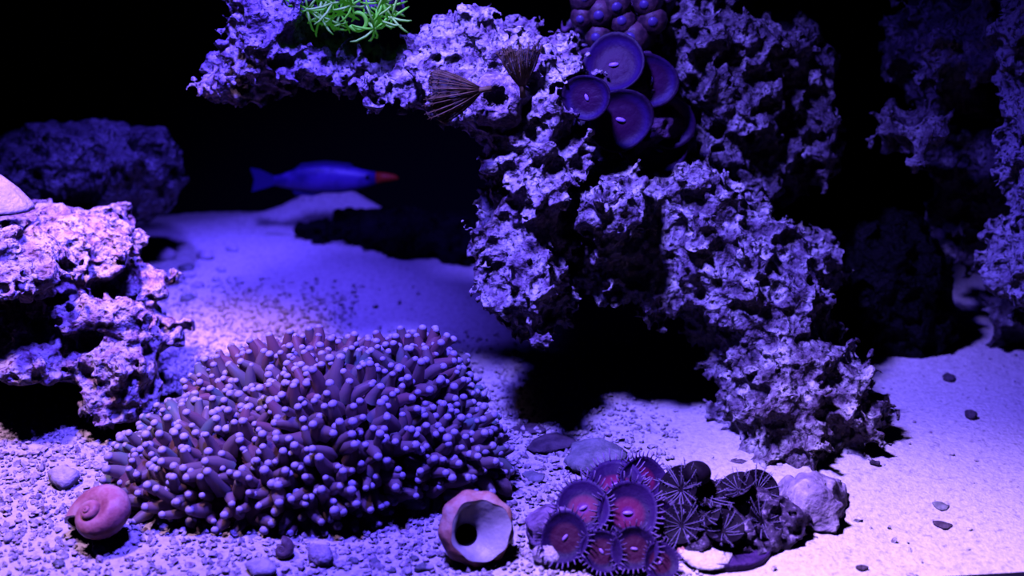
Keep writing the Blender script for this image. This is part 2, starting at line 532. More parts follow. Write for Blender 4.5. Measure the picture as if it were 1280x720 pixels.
CB = Vector((-0.096, -0.034, float(sand_h(-0.096, -0.034))))
coral = empty('branching_coral', CB)
tag(coral, 'big bushy brown coral covered in pale ball-tipped tentacles on the sand', 'coral')
# lobes of the colony, local: centre, radii
lobes = [((-0.030, -0.010, 0.006), (0.050, 0.048, 0.030)), ((0.020, -0.004, 0.016), (0.048, 0.050, 0.036)), ((0.046, 0.012, 0.018), (0.030, 0.034, 0.038)),
         ((-0.004, 0.022, 0.016), (0.060, 0.034, 0.034)), ((-0.056, -0.016, 0.005), (0.030, 0.034, 0.018)), ((0.058, -0.012, 0.012), (0.030, 0.028, 0.024)), ((0.0, -0.035, 0.008), (0.045, 0.022, 0.022))]
flesh, fb = rock_mesh('flesh', [((c[0], c[1], c[2]), tuple(x * 0.85 for x in r)) for c, r in lobes], M['coral_flesh'], h=0.0022, seed=40, rough=0.004, grow=0.0, pits=120, pit=(0.002, 0.006), floor_z=-0.006)
link('flesh', flesh, coral, fb)
# skeleton stumps showing under the flesh
sk = MB()
for i in range(9):
    a = 2 * math.pi * i / 9
    sk.tube([(0.045 * math.cos(a), 0.030 * math.sin(a), -0.004), (0.050 * math.cos(a), 0.034 * math.sin(a), 0.008)], [0.007, 0.009], 8)
tag(sk.build('skeleton', M['coral_flesh'], coral), kind='stuff')

VARIANTS = []
for k in range(10):
    rr = random.Random(100 + k)
    L = rr.uniform(0.0065, 0.0115)
    bx, by = rr.uniform(-0.004, 0.004), rr.uniform(-0.004, 0.004)
    pts = [(bx * t * t, by * t * t, L * t) for t in (0, 0.35, 0.7, 1.0)]
    r0 = rr.uniform(0.0023, 0.0031)
    st = MB().tube(pts, [r0 * 1.25, r0 * 1.05, r0 * 0.85, r0 * 0.62], 6, cap=False)
    tp = MB().ball(pts[-1], rr.uniform(0.0016, 0.0021), 8, 6, (1, 1, 0.85))
    VARIANTS.append((st, tp, st.mesh('tentacle', M['stalk']), tp.mesh('tip', M['tip'])))


def lobe_f(p):
    return min(math.sqrt(sum(((p[i] - c[i]) / r[i]) ** 2 for i in range(3))) - 1 for c, r in lobes)


cands = []
rt = random.Random(9)
tries = 0
while len(cands) < 900 and tries < 60000:
    tries += 1
    c, r = lobes[rt.randrange(len(lobes))]
    n = Vector((rt.gauss(0, 1), rt.gauss(0, 1), rt.gauss(0, 1))).normalized()
    if n.z < -0.45: continue
    p = Vector([c[i] + n[i] * r[i] for i in range(3)])
    if p.z < -0.002 or lobe_f(p) < -0.02: continue
    nn = Vector([n[i] / r[i] for i in range(3)]).normalized()
    wp = CB + p
    if nn.dot(TOCAM(wp)) < -0.45: continue
    # sparser low down at the front, where the colony is in its own shade
    keep = 0.0026 if p.z > 0.010 else 0.0040
    if any((p - q).length < keep for q, _ in cands): continue
    cands.append((p, nn))
scored = []
for p, nn in cands:
    d = (nn * 1.0 + Vector((p.x * 4, p.y * 2, 0.25)) + Vector((rt.gauss(0, .32), rt.gauss(0, .32), rt.gauss(0, .28)))).normalized()
    rot = d.to_track_quat('Z', 'Y') @ Quaternion((0, 0, 1), rt.uniform(0, 6.28))
    s = rt.uniform(0.8, 1.2)
    k = rt.randrange(len(VARIANTS))
    wp = CB + p
    vis = (0.6 + 0.4 * nn.dot(TOCAM(wp))) / (CAM - wp).length
    scored.append((vis, p - d * 0.003, rot, s, k))
scored.sort(key=lambda x: -x[0])
for vis, p, rot, s, k in scored[:300]:
    t = link('tentacle', VARIANTS[k][2], coral, p, rot, s)
    link('tip', VARIANTS[k][3], t)
rest_st, rest_tp = MB(), MB()
for vis, p, rot, s, k in scored[300:]:
    m4 = Matrix.LocRotScale(p, rot, (s, s, s))
    rest_st.add([m4 @ Vector(v) for v in VARIANTS[k][0].v], VARIANTS[k][0].f)
    rest_tp.add([m4 @ Vector(v) for v in VARIANTS[k][1].v], VARIANTS[k][1].f)
far = tag(rest_st.build('far_tentacles', M['stalk'], coral), kind='stuff')
tag(rest_tp.build('far_tips', M['tip'], far), kind='stuff')


# ------------------------------------------------------------------ button polyps (zoanthids)
def face(p, up=0.3, jx=0.0, jz=0.0):
    n = (TOCAM(p) * (1 - up) + Vector((0, 0, up)) + Vector((jx, 0, jz))).normalized()
    return n.to_track_quat('Z', 'Y')


M['disc_red'] = material('polyp_disc_red', [(0.0, (0.30, 0.10, 0.60)), (0.12, (0.15, 0.02, 0.22)), (0.24, (0.17, 0.013, 0.08)), (0.42, (0.13, 0.010, 0.07)), (0.54, (0.025, 0.006, 0.06)), (0.95, (0.045, 0.016, 0.12))], 90, kind='RADIAL', rough=0.55, spec=0.15, bump=0.4, bump_scale=260)
M['disc_brown'] = material('polyp_disc_brown', [(0.0, (0.4, 0.2, 0.5)), (0.10, (0.06, 0.009, 0.035)), (0.48, (0.055, 0.008, 0.035)), (0.6, (0.018, 0.005, 0.045)), (0.95, (0.04, 0.014, 0.10))], 90, kind='RADIAL', rough=0.55, spec=0.15, bump=0.4, bump_scale=260)
M['disc_purple'] = material('polyp_disc_purple', [(0.0, (0.5, 0.3, 0.6)), (0.10, (0.036, 0.004, 0.036)), (0.55, (0.024, 0.003, 0.03)), (0.72, (0.024, 0.006, 0.075)), (0.84, (0.014, 0.003, 0.026)), (0.98, (0.012, 0.002, 0.012))], 90, kind='RADIAL', rough=0.55, spec=0.15, bump=0.4, bump_scale=260)
M['lilac'] = material('lilac_mouth', [(0, (0.36, 0.20, 0.60))], rough=0.4, spec=0.4)
M['purple_rubble'] = material('purple_rubble', [(0.35, (0.10, 0.05, 0.14)), (0.65, (0.34, 0.22, 0.42))], 140, 5, 0.6, 0.6, 500)
M['lash'] = material('polyp_lash', [(0, (0.22, 0.14, 0.36))], rough=0.5)
M['column'] = material('polyp_column', [(0.4, (0.10, 0.04, 0.10)), (0.6, (0.22, 0.10, 0.22))], 200, 3, 0.6)
M['mat_dark'] = material('polyp_mat', [(0.4, (0.05, 0.02, 0.06)), (0.6, (0.14, 0.07, 0.15))], 160, 4, 0.7, 0.5, 500)


def disc_meshes(tag_, mat, wav, lash_n, seed):
    """polyp of unit disc radius 0.0100: bowl-shaped disc with column, mouth slit, lash fringe"""
    rr = random.Random(seed)
    seg = 28
    ph = [rr.uniform(0, 6.28) for _ in range(3)]
    def rim(a): return 1 + wav * (math.sin(2 * a + ph[0]) + 0.6 * math.sin(3 * a + ph[1]))
    def lift(a): return wav * 0.004 * math.sin(2 * a + ph[2])
    prof = [(0.0006, -0.0012), (0.0020, -0.0006), (0.0045, -0.0012), (0.0070, -0.0010), (0.0088, 0.0002), (0.0098, 0.0012), (0.0100, 0.0006), (0.0092, -0.0010), (0.0060, -0.0040), (0.0045, -0.0090), (0.0050, -0.0150)]
    rings = []
    for r, z in prof:
        rings.append([Vector((r * rim(a) * math.cos(a), r * rim(a) * math.sin(a), z + lift(a) * (r / 0.01))) for a in [2 * math.pi * i / seg for i in range(seg)]])
    body = MB().rings(rings).mesh('polyp', mat)
    mouth = MB().ball((0, 0, -0.0006), 0.0013, 10, 6, (1.3, 0.6, 0.5)).mesh('mouth', M['lilac'])
    lash = MB()
    for i in range(lash_n):
        a = 2 * math.pi * (i + rr.uniform(-.2, .2)) / lash_n
        r = 0.0096 * rim(a); l = rr.uniform(0.0016, 0.0030)
        b = Vector((r * math.cos(a), r * math.sin(a), 0.0008 + lift(a)))
        o = Vector((math.cos(a), math.sin(a), rr.uniform(0.3, 0.9)))
        lash.tube([b, b + o * l * 0.5, b + o * l + Vector((0, 0, l * 0.3))], [0.00036, 0.0003, 0.00018], 4)
    return body, mouth, lash.mesh('lash_fringe', M['lash'])


DISC = {k: disc_meshes(k, M['disc_' + k], wv, n, i) for i, (k, wv, n) in enumerate((('red', 0.05, 34), ('brown', 0.06, 30), ('purple', 0.05, 26)))}
DISC['red_folded'] = disc_meshes('red', M['disc_red'], 0.14, 34, 77)


def polyp(parent, base, px, py, Y, rpx, kind, up=0.3, jx=0.0, jz=0.0, lash=True, spin=0.0):
    p = at(px, py, Y)
    s = rpx * pxm(p) / 0.0100
    b, m, l = DISC[kind]
    o = link('polyp', b, parent, p - base, face(p, up, jx, jz) @ Quaternion((0, 0, 1), spin), s)
    link('mouth', m, o)
    if lash: link('lash_fringe', l, o)
    return o


zb = Vector((0.085, -0.092, float(sand_h(0.085, -0.092))))
zo = empty('button_polyp_colony', zb)
tag(zo, 'cluster of red and purple button polyps with lashes beside the holed shell', 'coral')
me, bb = rock_mesh('base_rock', [blob(688, 655, -.098, 34, 28, .016), blob(735, 672, -.088, 42, 26, .02), blob(790, 668, -.085, 44, 30, .02), blob(770, 620, -.066, 40, 22, .014), blob(815, 695, -.1, 30, 16, .012)],
                   M['purple_rubble'], h=0.0012, seed=50, rough=0.003, grow=0.0, pits=220, pit=(0.001, 0.0024), floor_z=-0.004)
link('base_rock', me, zo, bb - zb)
polyp(zo, zb, 785, 641, -.104, 40, 'red', .25, .05)
polyp(zo, zb, 729, 634, -.102, 36, 'red', .45, -.05, spin=.6)
polyp(zo, zb, 706, 672, -.117, 32, 'brown', .15, -.1, spin=1.0)
polyp(zo, zb, 752, 689, -.122, 27, 'brown', .15, .0, spin=2.2)
polyp(zo, zb, 793, 686, -.122, 29, 'brown', .15, .05, spin=3.0)
polyp(zo, zb, 770, 604, -.080, 37, 'red', .72, .0, spin=.3)
polyp(zo, zb, 806, 598, -.074, 30, 'red_folded', .35, .35, spin=1.3)
polyp(zo, zb, 826, 702, -.126, 24, 'brown', .3, .25, spin=.8)
polyp(zo, zb, 828, 648, -.100, 22, 'purple', .2, .6, spin=.8)

# upper colony of big purple buttons between the rocks
ub = at(782, 175, .10)
uz = empty('button_polyp_colony', ub)
tag(uz, 'group of large round purple button polyps high between the two rocks', 'coral')
me, bb = rock_mesh('mat', [blob(775, 95, .075, 56, 30, .02), blob(785, 150, .07, 58, 34, .02), blob(825, 180, .08, 40, 26, .018)], M['mat_dark'], h=0.0016, seed=51, rough=0.004, grow=0.0, pits=150, pit=(0.001, 0.003))
link('mat', me, uz, bb - ub)
for px, py, Y, r, up, jx in ((767, 80, .048, 40, .3, -.1), (814, 101, .050, 34, .05, .1), (733, 122, .018, 30, .05, -.2), (776, 150, .036, 40, .0, .0), (836, 152, .056, 34, -.15, .2), (824, 188, .058, 34, -.1, .1)):
    polyp(uz, ub, px, py, Y, r, 'purple', up, jx, lash=False, spin=px * 1.7)

# closed buds hanging from the top edge
M['bud'] = material('closed_bud', [(0.4, (0.025, 0.01, 0.02)), (0.62, (0.09, 0.04, 0.06))], 150, 3, 0.5, 0.3, 300)
M['bud_tip'] = material('bud_tip', [(0, (0.06, 0.035, 0.15))], rough=0.4)
bb0 = at(780, 20, .10)
bz = empty('closed_polyp_colony', bb0)
tag(bz, 'closed brownish polyps with bluish tips hanging at the top edge', 'coral')
me, bb = rock_mesh('mat', [blob(760, 10, .105, 40, 34, .016), blob(805, 5, .105, 34, 34, .016), blob(780, 40, .105, 40, 14, .012)], M['mat_dark'], h=0.0018, seed=52, rough=0.004, grow=0.0, pits=100, pit=(0.001, 0.003))
link('mat', me, bz, bb - bb0)
bud = MB().rings([[Vector((r * math.cos(a), r * math.sin(a), z)) for a in [2 * math.pi * i / 12 for i in range(12)]] for r, z in ((.006, -.016), (.0065, -.008), (.0072, -.002), (.0066, .002), (.0045, .0045), (.002, .0052))]).mesh('bud', M['bud'])
budt = MB().ball((0, 0, .0042), .0028, 10, 6, (1, 1, .7)).mesh('bud_tip', M['bud_tip'])
for px, py, r in ((750, 17, 20), (770, 6, 20), (816, 26, 19), (791, 47, 22), (748, 46, 18), (728, 22, 16), (778, 27, 18), (808, 4, 18), (730, -2, 18)):
    p = at(px, py, .078)
    o = link('bud', bud, bz, p - bb0, face(p, .05, random.uniform(-.3, .3), random.uniform(-.3, .1)), r * pxm(p) / .0072)
    link('bud_tip', budt, o)

# ------------------------------------------------------------------ dark striped polyps on a frag disc
M['frag'] = material('frag_disc', [(0.4, (0.03, 0.01, 0.07)), (0.6, (0.08, 0.03, 0.15))], 120, 4, 0.6, 0.6, 600)
M['cup'] = material('striped_polyp_cup', [(0.4, (0.006, 0.003, 0.009)), (0.6, (0.014, 0.008, 0.02))], 200, 3, 0.6, spec=0.08)
M['rib'] = material('striped_polyp_rib', [(0, (0.20, 0.16, 0.32))], rough=0.5)
M['crust'] = material('striped_polyp_crust', [(0.38, (0.02, 0.012, 0.03)), (0.55, (0.07, 0.045, 0.10)), (0.68, (0.42, 0.34, 0.52))], 300, 5, 0.6, 0.6, 600)
sb = ground(898, 684)
sp = empty('striped_polyp_colony', sb)
tag(sp, 'dark feathery polyps with pale radiating stripes growing on a round disc', 'coral')
s_ = pxm(sb)
dm = MB()
rings = []
for r, z in ((0.0, .0008), (.060, .0008), (.070, .0009), (.072, .0019), (.0745, .0020), (.076, .0010), (.075, -.002)):
    rings.append([Vector(((r * (1 + .02 * math.sin(5 * a)) if r else .001) * math.cos(a) * .31, (r if r else .001) * math.sin(a) * .31, z + .0005 * math.sin(3 * a))) for a in [2 * math.pi * i / 40 for i in range(40)]])
dm.rings(rings[:1] + rings[1:])
link('frag_disc', dm.mesh('frag_disc', M['frag']), sp, (0, 0.003, 0.0016))
link('sand_patch', MB().rings([[Vector((.31 * r * math.cos(a) * (1 + .1 * math.sin(3 * a)), .31 * r * math.sin(a), z)) for a in [2 * math.pi * i / 24 for i in range(24)]] for r, z in ((.036, .0), (.034, .0016), (.015, .0022))]).mesh('sand_patch', M['sand']), sp, (-.007, -.0115, .0022))
me, bb = rock_mesh('crust', [blob(880, 640, -.080, 44, 24, .014), blob(930, 640, -.080, 38, 26, .014), blob(870, 665, -.092, 32, 15, .010), blob(920, 665, -.092, 46, 15, .010), blob(960, 650, -.088, 20, 18, .010)], M['crust'], h=0.0011, seed=53, rough=0.003, grow=0.0, pits=350, pit=(0.001, 0.0024))
link('crust', me, sp, bb - sb)


def striped(px, py, Y, rpx, nrm, ribs=15, arc=6.28, depth=0.35):
    p = at(px, py, Y)
    s = rpx * pxm(p)
    q = (TOCAM(p) * nrm[2] + RIGHT * nrm[0] + Vector((0, 0, 1)) * nrm[1]).normalized().to_track_quat('Z', 'Y')
    seg = 24
    prof = ((.06, -depth * .9), (.35, -depth * .75), (.7, -depth * .35), (.95, -.02), (1.0, .0), (.96, -.06), (.68, -depth * .5), (.3, -depth - .1), (.2, -depth - .6))
    cup = MB().rings([[Vector((r * math.cos(a), r * math.sin(a), z)) * s for a in [2 * math.pi * i / seg for i in range(seg)]] for r, z in prof]).build('polyp', M['cup'], sp, p - sb, q)
    forms = []
    for k in range(4):
        rr = random.Random(k + int(px)); bend = rr.uniform(-.22, .22); ext = rr.uniform(.95, 1.28)
        m = MB().tube([Vector((r * ext, bend * r * r, z + .05 + .18 * max(0, ext - 1))) * s for r, z in ((.12, -depth * .88), (.4, -depth * .70), (.72, -depth * .33), (.97, .02), (1.06, .10))], [.014 * s, .022 * s, .026 * s, .022 * s, .012 * s], 4)
        for t in (.55, .7, .85, .97):     # side barbs that make it feathery
            for sg in (-1, 1):
                b0 = Vector((t * ext, bend * t * t, -depth * (1 - t) * .95 + .05)) * s
                m.tube([b0, b0 + Vector((.05, sg * .085, .05)) * s], [.011 * s, .007 * s], 3)
        forms.append(m.mesh('stripe', M['rib']))
    for i in range(ribs):
        link('stripe', forms[i % 4], cup, (0, 0, 0), Quaternion((0, 0, 1), arc * i / ribs + random.uniform(-.1, .1)), (1, 1, random.uniform(.7, 1.3)))


striped(847, 610, -.090, 30, (-.7, .35, .6), 18)
striped(884, 614, -.090, 27, (.35, .9, .3), 16, depth=.5)
striped(920, 605, -.086, 22, (-.4, .9, .25), 14, depth=.6)
striped(950, 612, -.086, 27, (.45, .35, .8), 16)
striped(850, 655, -.104, 26, (-.4, .35, .8), 14)
striped(905, 657, -.106, 26, (.1, .7, .5), 16, depth=.6)
striped(958, 650, -.100, 26, (.6, .4, .6), 14)
striped(880, 640, -.100, 20, (.0, .7, .5), 12)
cb = at(871, 592, -.086)
MB().ball((0, 0, 0), 17 * pxm(cb), 16, 10, (1.08, 1, .95)).build('closed_polyp', M['cup'], sp, cb - sb)

# ------------------------------------------------------------------ green polyps on the ledge
M['green'] = material('green_polyp', [(0, (0.22, 1.0, 0.04))], rough=0.5, spec=0.2)
M['green_pale'] = material('green_polyp_pale', [(0, (0.42, 1.0, 0.12))], rough=0.5, spec=0.2)
for m_ in (M['green'], M['green_pale']):        # this polyp fluoresces: it gives off green light under the actinic lamp
    m_.node_tree.nodes['Principled BSDF'].inputs['Emission Color'].default_value = (0.10, 0.55, 0.06, 1)
    m_.node_tree.nodes['Principled BSDF'].inputs['Emission Strength'].default_value = 0.12
gb = at(430, 20, .05)
gp = empty('green_polyp_colony', gb)
tag(gp, 'bright green star-shaped polyps on the crest of the top left ledge', 'coral')
me, bb = rock_mesh('mat', [blob(400, -5, .06, 40, 22, .016), blob(450, -2, .06, 44, 28, .016), blob(478, -8, .065, 26, 18, .012)], M['mat_dark'], h=0.0018, seed=54, rough=0.003, grow=0.0, pits=60, pit=(0.001, 0.003))
link('mat', me, gp, bb - gb)
arms = []
for k in range(5):
    rr = random.Random(k + 60)
    L = rr.uniform(.008, .0135); cx = rr.uniform(-.003, .003)
    pts = [(0, 0, 0), (L * .4, cx * .3, .0010), (L * .8, cx * .7, -.0002), (L, cx, -.0022)]
    arms.append(MB().tube(pts, [.00055, .00062, .00055, .0003], 5).mesh('tentacle', M['green'] if k % 2 else M['green_pale']))
ctr = MB().ball((0, 0, 0), .0012, 8, 6, (1, 1, .6)).tube([(0, 0, 0), (0, 0, -.009)], [.0007, .0009], 6).mesh('polyp', M['green_pale'])
rg = random.Random(4)
for px, py in ((385, 12), (402, 20), (415, 4), (396, 0), (425, 16), (412, 30), (440, 6), (470, 20), (482, 8), (468, 36), (490, 22), (455, 2), (478, 2), (430, 2), (372, 6)):
    p = at(px, py, .040 + rg.uniform(-.004, .004))
    o = link('polyp', ctr, gp, p - gb, face(p, .1, rg.uniform(-.6, .6), rg.uniform(-.9, .0)) @ Quaternion((0, 0, 1), rg.uniform(0, 6)))
    for i in range(8):
        link('tentacle', arms[rg.randrange(5)], o, (0, 0, 0), Quaternion((0, 0, 1), i * math.pi / 4 + rg.uniform(-.15, .15)) @ Quaternion((0, 1, 0), rg.uniform(-.2, .6)))
# the curled polyp
p = at(447, 27, .038); s = pxm(p)
MB().tube([(11 * s * math.cos(a), 0, 11 * s * math.sin(a)) for a in np.linspace(-2.7, 1.9, 16)], [2.6 * s] * 15 + [1.2 * s], 7).build('curled_polyp', M['green'], gp, p - gb)

# ------------------------------------------------------------------ brown feather fans and the barnacle-like tube
M['fan'] = material('fan_brown', [(0.4, (0.42, 0.22, 0.07)), (0.6, (0.55, 0.34, 0.12))], 300, 3, 0.6)
M['barnacle'] = material('barnacle_shell', [(0.4, (0.16, 0.10, 0.16)), (0.52, (0.40, 0.29, 0.36)), (0.62, (0.62, 0.52, 0.55))], 260, 5, 0.6, 1.0, 420)


def fan(label, px, py, Y, length, ang, spread, n=19):
    p = at(px, py, Y); s = pxm(p)
    e = empty('feather_fan_worm', p); tag(e, label, 'worm', 'brown feather fans on the rock arch')
    d0 = lambda a: Vector((math.cos(a), -0.25, math.sin(a))).normalized()
    MB().tube([-d0(ang) * 10 * s, Vector((0, 0, 0)), d0(ang) * 6 * s], [4 * s, 3.5 * s, 4 * s], 10).build('tube', M['fan'], e)
    rr = random.Random(int(px))
    web = []
    for i in range(n):
        u = i / (n - 1)
        a = ang + spread * (u - .5); l = length * s * rr.uniform(.86, 1.06)
        dv = d0(a); side = Vector((-dv.z, 0, dv.x)); c = rr.uniform(-.05, .05) + .35 * (u - .5); yy = -.35 * math.sin(math.pi * u) + rr.uniform(-.06, .06)
        pts = [dv * (l * t) - side * (c * l * t * (1 - t) * -1.2) + Vector((0, yy * l * t * (1.3 - t), 0)) for t in (0.08, .3, .55, .8, 1)]
        web.append([pts[0], pts[1], pts[2], pts[3], pts[3] * .35 + pts[4] * .65])
        m = MB().tube(pts, [.9 * s, 1.0 * s, .9 * s, .7 * s, .35 * s], 5)
        for t in (.35, .55, .75, .9):
            k = min(int(t * 4), 3); b0 = pts[k].lerp(pts[k + 1], t * 4 - k)
            for sg in (-1, 1): m.tube([b0, b0 + (dv * 3 + side * sg * 2.6) * s], [.5 * s, .3 * s], 3)
        m.build('radiole', M['fan'], e)
    v = [q for r_ in web for q in r_]; f = [(i * 5 + j, i * 5 + j + 1, i * 5 + j + 6, i * 5 + j + 5) for i in range(n - 1) for j in range(4)]
    MB().add(v, f).build('web', M['fan_web'], e)


M['fan'] = material('fan_brown', [(0.4, (0.13, 0.075, 0.03)), (0.6, (0.22, 0.15, 0.07))], 300, 3, 0.6)
M['fan_web'] = material('fan_web', [(0.4, (0.09, 0.055, 0.02)), (0.6, (0.15, 0.10, 0.04))], 300, 3, 0.6)
M['fan_web'].node_tree.nodes['Principled BSDF'].inputs['Alpha'].default_value = 0.88
fan('upright brown feather fan on the rock arch', 653, 112, .000, 64, 1.66, .95)
fan('drooping brown feather fan spreading left on the rock arch', 604, 112, -.002, 76, 3.25, 1.15, 25)
p = at(620, 124, .004); s = pxm(p)
rings = []
for r, z in ((38, -44), (36, -18), (27, -3), (20, 2), (17, 1), (14, -5), (11, -14), (2, -18)):
    rings.append([Vector((r * s * (1 + .12 * math.sin(3 * a + r) + .07 * math.sin(7 * a) + random.uniform(-.07, .07)) * math.cos(a), r * s * (1 + .12 * math.sin(4 * a + r) + random.uniform(-.07, .07)) * math.sin(a), (z + random.uniform(-2.5, 2.5)) * s)) for a in [2 * math.pi * i / 30 for i in range(30)]])
tag(MB().rings(rings).build('barnacle', M['barnacle'], None, p, face(p, .1, -.1, 0)), 'pale cratered barnacle between the two brown feather fans', 'barnacle')

# ------------------------------------------------------------------ shells
M['shell_brown'] = material('shell_brown', [(0.35, (0.34, 0.10, 0.08)), (0.5, (0.62, 0.30, 0.20)), (0.66, (0.72, 0.52, 0.40))], 90, 5, 0.5, 0.35, 300)
M['shell_pale'] = material('shell_pale', [(0.35, (0.40, 0.38, 0.38)), (0.65, (0.62, 0.58, 0.54))], 90, 4, 0.4, 0.2, 400, 0.4)
M['shell_red'] = material('shell_red', [(0.35, (0.36, 0.10, 0.10)), (0.5, (0.60, 0.24, 0.22)), (0.66, (0.75, 0.45, 0.38))], 70, 4, 0.45, 0.3, 300)
M['shell_dark'] = material('shell_dark', [(0.35, (0.12, 0.07, 0.08)), (0.65, (0.26, 0.18, 0.18))], 120, 4, 0.5, 0.3, 400)
M['shell_white'] = material('shell_white', [(0.35, (0.50, 0.44, 0.52)), (0.65, (0.78, 0.70, 0.74))], 150, 5, 0.5, 0.4, 500)
M['black'] = material('shell_hollow', [(0, (0.01, 0.008, 0.01))], rough=0.9, spec=0.05)


def sized(px, py, Y):
    p = at(px, py, Y); return p, pxm(p)


# holed turban shell
p, s = sized(597, 660, -.114)
sh = empty('turban_shell', p); tag(sh, 'tan turban shell with a round dark hole facing out, beside the bushy coral', 'shell')
q = face(p, .05, .16, -.05)
seg = 84
An = [2 * math.pi * i / seg for i in range(seg)]
def ringp(r, z, ox=0, oy=0, w1=.0, w2=.0):
    return [Vector((ox + r * (1 + w1 * math.sin(9 * a + z) + w2 * math.sin(4 * a)) * math.cos(a), oy + r * (1 + w1 * math.sin(9 * a + z) + w2 * math.sin(3 * a + 1)) * math.sin(a), z)) * s for a in An]
body = MB().rings([ringp(5, -66), ringp(14, -62), ringp(15, -52), ringp(27, -46), ringp(29, -34, 1, 0), ringp(40, -30, 1, 0, .01), ringp(46, -18, 0, 0, .015, .01), ringp(48, -8, 0, 0, .03, .015), ringp(46, -2, 0, 0, .035, .02), ringp(42, 5, 1, -1, .03, .03), ringp(38, 8, 3, -3, .02, .04)], True, False)
body.build('body_whorl', M['shell_brown'], sh, (0, 0, 0), q)
MB().rings([ringp(38.3, 7.6, 3, -3, .02, .04), ringp(34, 6, 3, -3, .01, .05), ringp(27, 1, -2, -4, 0, .04), ringp(20, -5, -9, -6), ringp(16, -9, -12, -7), ringp(14, -13, -13, -7)], False, False).build('aperture_lip', M['shell_pale'], sh, (0, 0, 0), q)
MB().rings([ringp(14, -13, -13, -7), ringp(12.5, -20, -12, -6), ringp(11, -38, -8, -4), ringp(1, -42, -8, -4)], False, True).build('hollow', M['black'], sh, (0, 0, 0), q)


def snail(label, px, py, Y, rpx, q, mat, turns=3.2, T=1.35, k=0.16):
    """coiled snail shell, a tube growing round its axis; the aperture is the last ring"""
    p, s = sized(px, py, Y)
    e = empty('snail_shell', p); tag(e, label, 'shell')
    n = int(turns * 22); rings = []
    g = lambda th: math.exp(k * (th - turns * 2 * math.pi))
    for i in range(n + 1):
        th = turns * 2 * math.pi * i / n; e_ = g(th)
        R, z, r = .52 * e_, T * (1 - e_) * .62, .50 * e_
        c = Vector((R * math.cos(th), R * math.sin(th), z)); u = Vector((math.cos(th), math.sin(th), 0))
        rings.append([(c + (u * math.cos(a) * r + Vector((0, 0, 1)) * math.sin(a) * r * 1.08)) * (rpx * s) for a in [2 * math.pi * j / 16 for j in range(16)]])
    MB().rings(rings, True, False).build('whorls', mat, e, (0, 0, 0), q)
    last = rings[-1]; c = sum(last, Vector()) / 16
    MB().rings([last, [c + (v - c) * .86 for v in last]], False, False).build('lip', M['shell_pale'], e, (0, 0, 0), q)
    back = rings[-6]; cb_ = sum(back, Vector()) / 16
    MB().rings([[c + (v - c) * .86 for v in last], [cb_ + (v - cb_) * .7 for v in back]], False, True).build('hollow', M['black'], e, (0, 0, 0), q)
    return e


snail('rounded reddish snail shell half under the left side of the bushy coral', 136, 656, -.100, 60, Vector((-.35, -.55, .75)).to_track_quat('Z', 'Y') @ Quaternion((0, 0, 1), 2.2), M['shell_red'])
snail('small dark round snail shell above the holed turban shell', 624, 600, -.056, 28, Vector((.2, -.3, .9)).to_track_quat('Z', 'Y') @ Quaternion((0, 0, 1), 1.0), M['shell_dark'], 2.6, .9)
snail('dim brown snail shell in the shade under the bushy coral', 354, 688, -.110, 18, Vector((-.1, -.7, .5)).to_track_quat('Z', 'Y') @ Quaternion((0, 0, 1), 4.2), M['shell_dark'], 2.6, .8)

# pale limpet-like shell lying on the layered rock, cut by the frame's left edge
p, s = sized(2, 262, .035)
lp = MB()
rings = []
for r, z, ox in ((40, 0, 0), (39, 6, 0), (30, 24, -5), (18, 42, -12), (7, 54, -18), (2, 57, -20)):
    rings.append([Vector((ox + r * (1 + .02 * math.sin(12 * a)) * math.cos(a), r * .8 * math.sin(a), z)) * s for a in An])
tag(lp.rings(rings).build('limpet_shell', M['shell_white'], None, p), 'pale cone-shaped shell resting on top of the layered rock at left', 'shell')

# ------------------------------------------------------------------ loose rubble, pebbles, gravel
def pebble(label, px, py, rx, rz, mat, Y=None, name='pebble', cat='pebble', group=None, seed=1, flat=1.0, sink=.25):
    g = ground(px, py + rz) if Y is None else at(px, py, Y)
    s = pxm(g); r = random.Random(seed)
    m = MB()
    rings = []
    ph = [r.uniform(0, 6.28) for _ in range(6)]
    for i in range(9):
        t = math.pi * i / 8; rr = max(math.sin(t), .02)
        rings.append([Vector((rr * math.cos(a), rr * math.sin(a) * .85, math.cos(t) * flat)) * (1 + .16 * math.sin(2 * a + ph[0] + t) + .10 * math.sin(3 * a + ph[1] - 2 * t) + .07 * math.sin(5 * a + ph[2] + 3 * t)) for a in [2 * math.pi * j / 14 for j in range(14)]])
    for rg_ in rings:
        for k, v in enumerate(rg_): rg_[k] = Vector((v.x * rx * s, v.y * rx * s, v.z * rz * s))
    loc = g + Vector((0, rx * s * .6, rz * s * (1 - sink)))
    return tag(m.rings(rings[::-1]).build(name, mat, None, loc), label, cat, group)


me, bb = rock_mesh('rubble_rock', [blob(1008, 618, -.070, 22, 22, .011), blob(1020, 632, -.075, 24, 16, .012), blob(1040, 640, -.068, 10, 10, .006), blob(1000, 640, -.075, 14, 10, .008)], M['rubble_lilac'], h=0.0009, seed=61, rough=0.0042, grow=0.0, pits=25, pit=(0.0008, 0.0016), floor_z=-.003)
tag(link('rubble_rock', me, loc=bb), 'pale lilac lump of rubble on the sand right of the striped polyps', 'rock')
M['white_stone'] = M['rubble']
pebble('whitish angular pebble on the gravel at far left', 76, 598, 20, 14, M['shell_white'], seed=3)
pebble('small pale stone at the foot of the red polyps near the holed shell', 683, 697, 17, 14, M['rubble'], seed=4)
pebble('flat greyish stone lying on sand right of the dark slanted stone', 745, 577, 44, 15, M['stone_grey'], seed=5, flat=.7)
pebble('slim dark slanted stone on the sand behind the button polyps', 690, 560, 30, 7, M['stone_dark'], seed=6, flat=.7)
